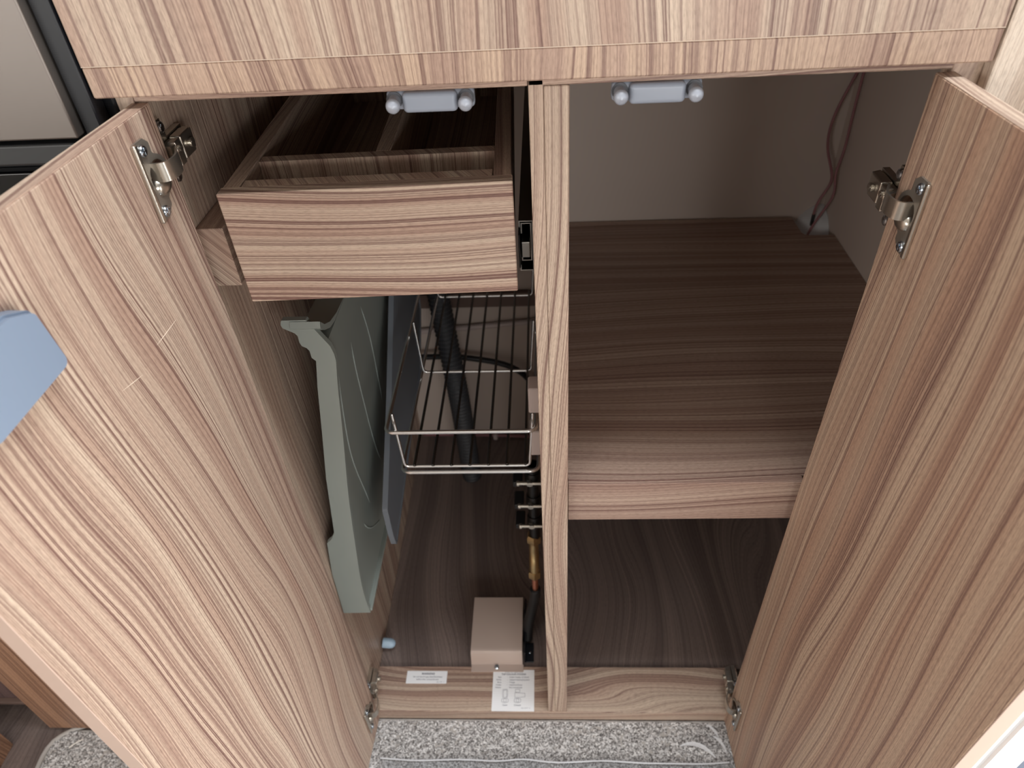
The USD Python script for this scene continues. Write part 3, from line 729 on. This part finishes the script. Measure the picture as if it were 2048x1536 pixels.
# ------------------------------------------------------------------ pipes, cables and gas fittings
def hose():
    s = spline([(-0.205, 0.56, 0.62), (-0.192, 0.53, 0.45), (-0.184, 0.515, 0.36), (-0.177, 0.50, 0.30), (-0.172, 0.50, 0.18), (-0.170, 0.50, 0.10), (-0.168, 0.50, 0.0225)], 630)
    k = np.arange(630)
    r = 0.0188 + 0.0013 * np.cos(k * 2 * np.pi / 9)
    obj('corrugated_hose', tube(s, r, 20), 'hose_grey', smooth=True, label='dark grey corrugated waste hose behind the wire basket', category='hose')
    c = spline([(-0.285, 0.60, 0.268), (-0.2526, 0.60, 0.266), (-0.20, 0.60, 0.266), (-0.14, 0.60, 0.257), (-0.085, 0.60, 0.240), (-0.045, 0.60, 0.205), (-0.030, 0.60, 0.150), (-0.026, 0.60, 0.08), (-0.026, 0.60, 0.0255)], 70)
    obj('black_cable', tube(c, 0.0060, 12), 'black_rubber', smooth=True, label='black cable curving across the back wall behind the basket', category='cable')
    c = spline([(-0.285, 0.618, 0.030), (-0.20, 0.616, 0.030), (-0.10, 0.614, 0.027), (-0.02, 0.612, 0.024)], 30)
    g = thing('mauve_cable', (-0.15, 0.614, 0.0195), 'thin mauve cable clipped along the floor at the back, left of the middle panel', 'cable')
    obj('cable_run', tube(c, 0.0036, 8), 'pink_cable', g, smooth=True)
    obj('cable_clip', rbox(-0.128, -0.118, 0.606, 0.622, 0.0196, 0.036, 0.003), 'clip_plastic', g, label='white cable clip')
    c = spline([(-0.29, 0.622, 0.312), (-0.20, 0.622, 0.318), (-0.10, 0.622, 0.326), (-0.012, 0.622, 0.334)], 30)
    obj('back_pipe', tube(c, 0.0060, 10), 'clip_plastic', smooth=True, label='thin pale pipe running level along the back wall behind the basket', category='pipe')
    a = spline([(0.468, 0.615, 0.86), (0.469, 0.612, 0.782), (0.449, 0.610, 0.707), (0.452, 0.609, 0.667), (0.465, 0.606, 0.632), (0.4690, 0.604, 0.614), (0.457, 0.602, 0.582), (0.452, 0.60, 0.556), (0.452, 0.598, 0.530), (0.452, 0.598, 0.46)], 60)
    g = thing('brown_wire', (0.46, 0.605, 0.46), 'reddish brown wire with a black sleeve, hanging in the back corner above the shelf', 'wire')
    obj('wire_strand', tube(a, 0.0022, 8), 'pink_cable', g, smooth=True)
    obj('wire_sleeve', tube([(0.4525, 0.6, 0.556), (0.452, 0.599, 0.545), (0.452, 0.598, 0.532)], 0.0028, 8), 'black_rubber', g, smooth=True)
    b = spline([(0.471, 0.600, 0.86), (0.4725, 0.598, 0.782), (0.4725, 0.596, 0.706), (0.4715, 0.594, 0.66), (0.468, 0.590, 0.625), (0.4705, 0.586, 0.605), (0.460, 0.584, 0.570), (0.444, 0.580, 0.535), (0.438, 0.575, 0.51), (0.436, 0.570, 0.46)], 60)
    obj('brown_wire', tube(b, 0.0021, 8), 'pink_cable', smooth=True, label='plain reddish brown wire crossing the sleeved one in the shelf corner', category='wire')
    patch_dome = trimesh.creation.icosphere(4, 1.0); patch_dome.apply_scale((0.046, 0.060, 0.060)); patch_dome.apply_translation((0.4765, 0.6295, 0.500))  # added white dome in place of a patch of light on the wall
    patch_dome = trimesh.intersections.slice_mesh_plane(patch_dome, (-1, 0, 0), (0.4765, 0, 0), cap=True)
    patch_dome = trimesh.intersections.slice_mesh_plane(patch_dome, (0, -1, 0), (0, 0.6295, 0), cap=True)
    obj('light_patch_dome', patch_dome, 'white_plastic', smooth=40, label='added rounded white dome standing in for a patch of light in the cut-out back corner of the shelf', category='cover')


hose()


def gas():
    x, y = -0.0255, 0.150
    t = thing('gas_manifold', (x, y, 0.02), 'gas tap manifold with steel levers and brass elbow on the middle panel', 'gas manifold')
    obj('manifold_pipe', tube([(x, y, 0.262), (x, y, 0.33), (x, y, 0.43)], 0.0085, 18), 'slide_dark', t, smooth=50)
    for k, z in enumerate((0.404, 0.3560, 0.3110)):
        v = obj('valve', [lathe([(-0.012, 0.0095), (-0.009, 0.0108), (0.009, 0.0108), (0.012, 0.0095)], (x, y, z), (0, 0, 1), 20)], 'slide_dark', t, smooth=40)
        obj('lever', [cyl((-0.0440, y - 0.012, z), (-0.0120, y - 0.012, z), 0.0027, 12), cyl((x - 0.004, y - 0.002, z), (x - 0.004, y - 0.014, z - 0.001), 0.0045, 14), lathe([(0, 0.0040), (0.003, 0.0040), (0.0045, 0.002), (0.0045, 0)], (-0.0440, y - 0.012, z), (-1, 0, 0), 12)], 'nickel', v, smooth=40)
        obj('lever_grip', rbox(-0.0540, -0.0400, y + 0.0, y + 0.028, z - 0.022, z - 0.012, 0.002, 1), 'black_rubber', v)
        obj('valve_neck', lathe([(0.011, 0.0062), (0.020, 0.0055), (0.022, 0.0068), (0.026, 0.0068)], (x, y, z), (0, 0, 1), 18), 'nickel', v, smooth=40)
    obj('brass_union', lathe([(0.0, 0.0112), (0.005, 0.0118), (0.011, 0.0118), (0.016, 0.0095)], (x - 0.002, y, 0.2610), (0, 0, 1), 6), 'brass', t)
    e = obj('brass_elbow', tube(fillet([(x - 0.003, y, 0.262), (x - 0.003, y, 0.232), (x - 0.003, y - 0.012, 0.215), (x - 0.003, y - 0.012, 0.196)], 0.012, 6), 0.0078, 16), 'brass', t, smooth=50)
    obj('brass_nut', lathe([(0.0, 0.0098), (0.003, 0.0105), (0.012, 0.0105), (0.015, 0.0090)], (x - 0.003, y - 0.012, 0.187), (0, 0, 1), 6), 'brass', e)
    obj('copper_pipe', tube([(x - 0.003, y - 0.012, 0.190), (x - 0.003, y - 0.012, 0.17), (x - 0.003, y - 0.012, 0.146)], 0.0052, 14), 'copper', t, smooth=50)
    obj('pipe_sleeve', tube(spline([(x - 0.003, y - 0.012, 0.152), (x - 0.005, y - 0.010, 0.12), (x - 0.011, y - 0.010, 0.085), (x - 0.017, y - 0.018, 0.055), (x - 0.020, y - 0.030, 0.0286)], 40), 0.0086, 16), 'black_rubber', t, smooth=True)
    b = thing('black_bracket', (-0.043, 0.13, 0.0195), 'flat black metal bracket beside the beige cover box on the cupboard floor', 'bracket')
    obj('bracket_plate', bx(-0.0495, -0.0475, 0.083, 0.185, 0.0196, 0.050), 'black_metal', b)
    obj('bracket_foot', bx(-0.0475, -0.0345, 0.083, 0.118, 0.0196, 0.0215), 'black_metal', b)
    obj('screw', lathe([(0, 0.002), (0.0008, 0.002), (0.0012, 0.001), (0.0012, 0)], (-0.041, 0.100, 0.0215), (0, 0, 1), 12), 'zinc_screw', b)


gas()


def cover_box():
    t = thing('cover_box', (-0.095, 0.13, 0.0195), 'beige moulded cover box on the dark cupboard floor behind the square label', 'box')
    prof = Polygon([(0.0750, 0.0247), (0.0775, 0.0262), (0.0800, 0.0330), (0.0840, 0.0455), (0.0875, 0.0490), (0.0920, 0.0503), (0.1850, 0.0530), (0.1865, 0.0515), (0.1865, 0.0196), (0.0750, 0.0196)])
    obj('box_shell', prism(prof, 0.0850, frame((-0.1380, 0, 0), (0, 1, 0), (0, 0, 1), (1, 0, 0))), 'beige_plastic', t, smooth=28)
    obj('fixing_flange', bx(-0.1375, -0.0510, 0.0640, 0.0765, 0.0246, 0.0257, 0.0003), 'beige_plastic', t)
    obj('screw', lathe([(0, 0.0042), (0.0008, 0.0042), (0.0020, 0.0030), (0.0016, 0.0014), (0.0014, 0)], (-0.0955, 0.0722, 0.0257), (0, 0, 1), 18), 'zinc_screw', t, smooth=40)


cover_box()
k = thing('pipe_stub', (-0.28, 0.108, 0.03), 'translucent pale blue plastic plug sticking out of the left wall near the floor', 'plug')
obj('plug_body', lathe([(0, 0.0085), (0.012, 0.0085), (0.017, 0.0075), (0.0205, 0.0045), (0.0215, 0.0)], (WL + 0.003, 0.108, 0.038), (1, 0, -0.15), 24), 'blue_plastic', k, smooth=50)
obj('plug_collar', lathe([(0, 0.0), (0.0, 0.0105), (0.003, 0.0105), (0.0035, 0.0085)], (WL + 0.0002, 0.108, 0.038), (1, 0, -0.15), 24), 'blue_plastic', k, smooth=50)


# ------------------------------------------------------------------ labels stuck on the threshold
def text_line(s, x, y, h, bold=False, center=False, right=False, z=0.0):
    m = meshkit.text_mesh(s, h, 0.00008, bold)
    w = m.bounds[1][0]
    ox = x - (w / 2 if center else (w if right else 0))
    m.apply_translation((ox, y, z))
    return m


def poly_line(pts, w, z):
    from shapely.geometry import LineString
    return prism(LineString(pts).buffer(w / 2, cap_style=2), 0.00008, tf.translation_matrix((0, 0, z)))


def stickers():
    z = 0.0246
    zt = z + 0.00035
    t = thing('warning_label', (-0.21, 0.0545, z), 'small oblong white WARNING label stuck on the threshold rail', 'label')
    obj('label_paper', prism(sbox(-0.2435, 0.0438, -0.1767, 0.0652).buffer(-0.001).buffer(0.001, quad_segs=4), 0.00034, tf.translation_matrix((0, 0, z))), 'sticker_white', t)
    obj('heading_text', text_line('WARNING', -0.2085, 0.0588, 0.0032, True, True, z=zt), 'print_ink', t, smooth=False)
    obj('body_text', [text_line('Do not touch gas Manifold/taps', -0.2085, 0.0540, 0.0024, False, True, z=zt), text_line('within this compartment', -0.2085, 0.0496, 0.0024, False, True, z=zt)], 'print_ink', t, smooth=False)
    obj('code_text', text_line('100-0777   A', -0.1870, 0.0458, 0.0014, False, True, z=zt), 'print_ink', t, smooth=False)
    t = thing('gas_label', (-0.067, 0.034, z), 'square white gas tap colour-coding label stuck on the threshold beside the post', 'label')
    obj('label_paper', prism(sbox(-0.1007, -0.0003, -0.0333, 0.0676).buffer(-0.001).buffer(0.001, quad_segs=4), 0.00034, tf.translation_matrix((0, 0, z))), 'sticker_white', t)
    cx = -0.067
    obj('heading_text', [text_line('GAS APPLIANCE', cx, 0.0632, 0.0027, True, True, z=zt), text_line('TAP COLOUR CODING', cx, 0.0588, 0.0027, True, True, z=zt)], 'print_ink', t, smooth=False)
    rows = [('Red', 'Water Heater (if fitted)'), ('White', 'Heater/Heating System'), ('Blue', 'Fridge'), ('Green', 'Hob/Grill/Oven'), ('Yellow', 'Not connected')]
    ms = []
    for i, (a, b) in enumerate(rows):
        y = 0.0540 - i * 0.0043
        ms += [text_line(a, -0.0872, y, 0.0022, False, False, True, zt), text_line(':', -0.0775, y, 0.0022, z=zt), text_line(b, -0.0740, y, 0.0022, z=zt)]
    obj('body_text', ms, 'print_ink', t, smooth=False)
    L = []

    def loop(pts):
        L.append(poly_line(pts + [pts[0]], 0.00035, zt))
    ox, oy = -0.0800, 0.0135
    loop([(ox - 0.0035, oy + 0.0085), (ox - 0.0042, oy + 0.0120), (ox - 0.0042, oy + 0.0180), (ox - 0.0032, oy + 0.0215), (ox + 0.0032, oy + 0.0215), (ox + 0.0042, oy + 0.0180), (ox + 0.0042, oy + 0.0120), (ox + 0.0035, oy + 0.0085)])
    loop([(ox - 0.0024, oy + 0.0085), (ox - 0.0024, oy + 0.0200), (ox + 0.0024, oy + 0.0200), (ox + 0.0024, oy + 0.0085)])
    loop([(ox - 0.0052, oy + 0.0010), (ox - 0.0052, oy + 0.0052), (ox - 0.0035, oy + 0.0068), (ox + 0.0035, oy + 0.0068), (ox + 0.0052, oy + 0.0052), (ox + 0.0052, oy + 0.0010), (ox, oy - 0.0008)])
    loop([(ox - 0.0020, oy + 0.0010), (ox - 0.0020, oy + 0.0062), (ox + 0.0020, oy + 0.0062), (ox + 0.0020, oy + 0.0010)])
    ox = -0.0600
    loop([(ox - 0.0035, oy + 0.0165), (ox - 0.0035, oy + 0.0215), (ox + 0.0035, oy + 0.0215), (ox + 0.0035, oy + 0.0165)])
    loop([(ox - 0.0042, oy + 0.0085), (ox - 0.0042, oy + 0.0160), (ox + 0.0120, oy + 0.0150), (ox + 0.0120, oy + 0.0092), (ox + 0.0035, oy + 0.0085)])
    loop([(ox - 0.0052, oy + 0.0010), (ox - 0.0052, oy + 0.0052), (ox - 0.0035, oy + 0.0068), (ox + 0.0035, oy + 0.0068), (ox + 0.0052, oy + 0.0052), (ox + 0.0052, oy + 0.0010), (ox, oy - 0.0008)])
    loop([(ox - 0.0020, oy + 0.0010), (ox - 0.0020, oy + 0.0062), (ox + 0.0020, oy + 0.0062), (ox + 0.0020, oy + 0.0010)])
    obj('tap_diagram', L, 'print_ink', t, smooth=False)
    obj('caption_text', [text_line('Open', -0.0800, 0.0082, 0.0024, False, True, z=zt), text_line('Closed', -0.0600, 0.0082, 0.0024, False, True, z=zt)], 'print_ink', t, smooth=False)
    obj('code_text', text_line('100-0777   A', -0.0470, 0.0040, 0.0016, False, True, z=zt), 'print_ink', t, smooth=False)


stickers()
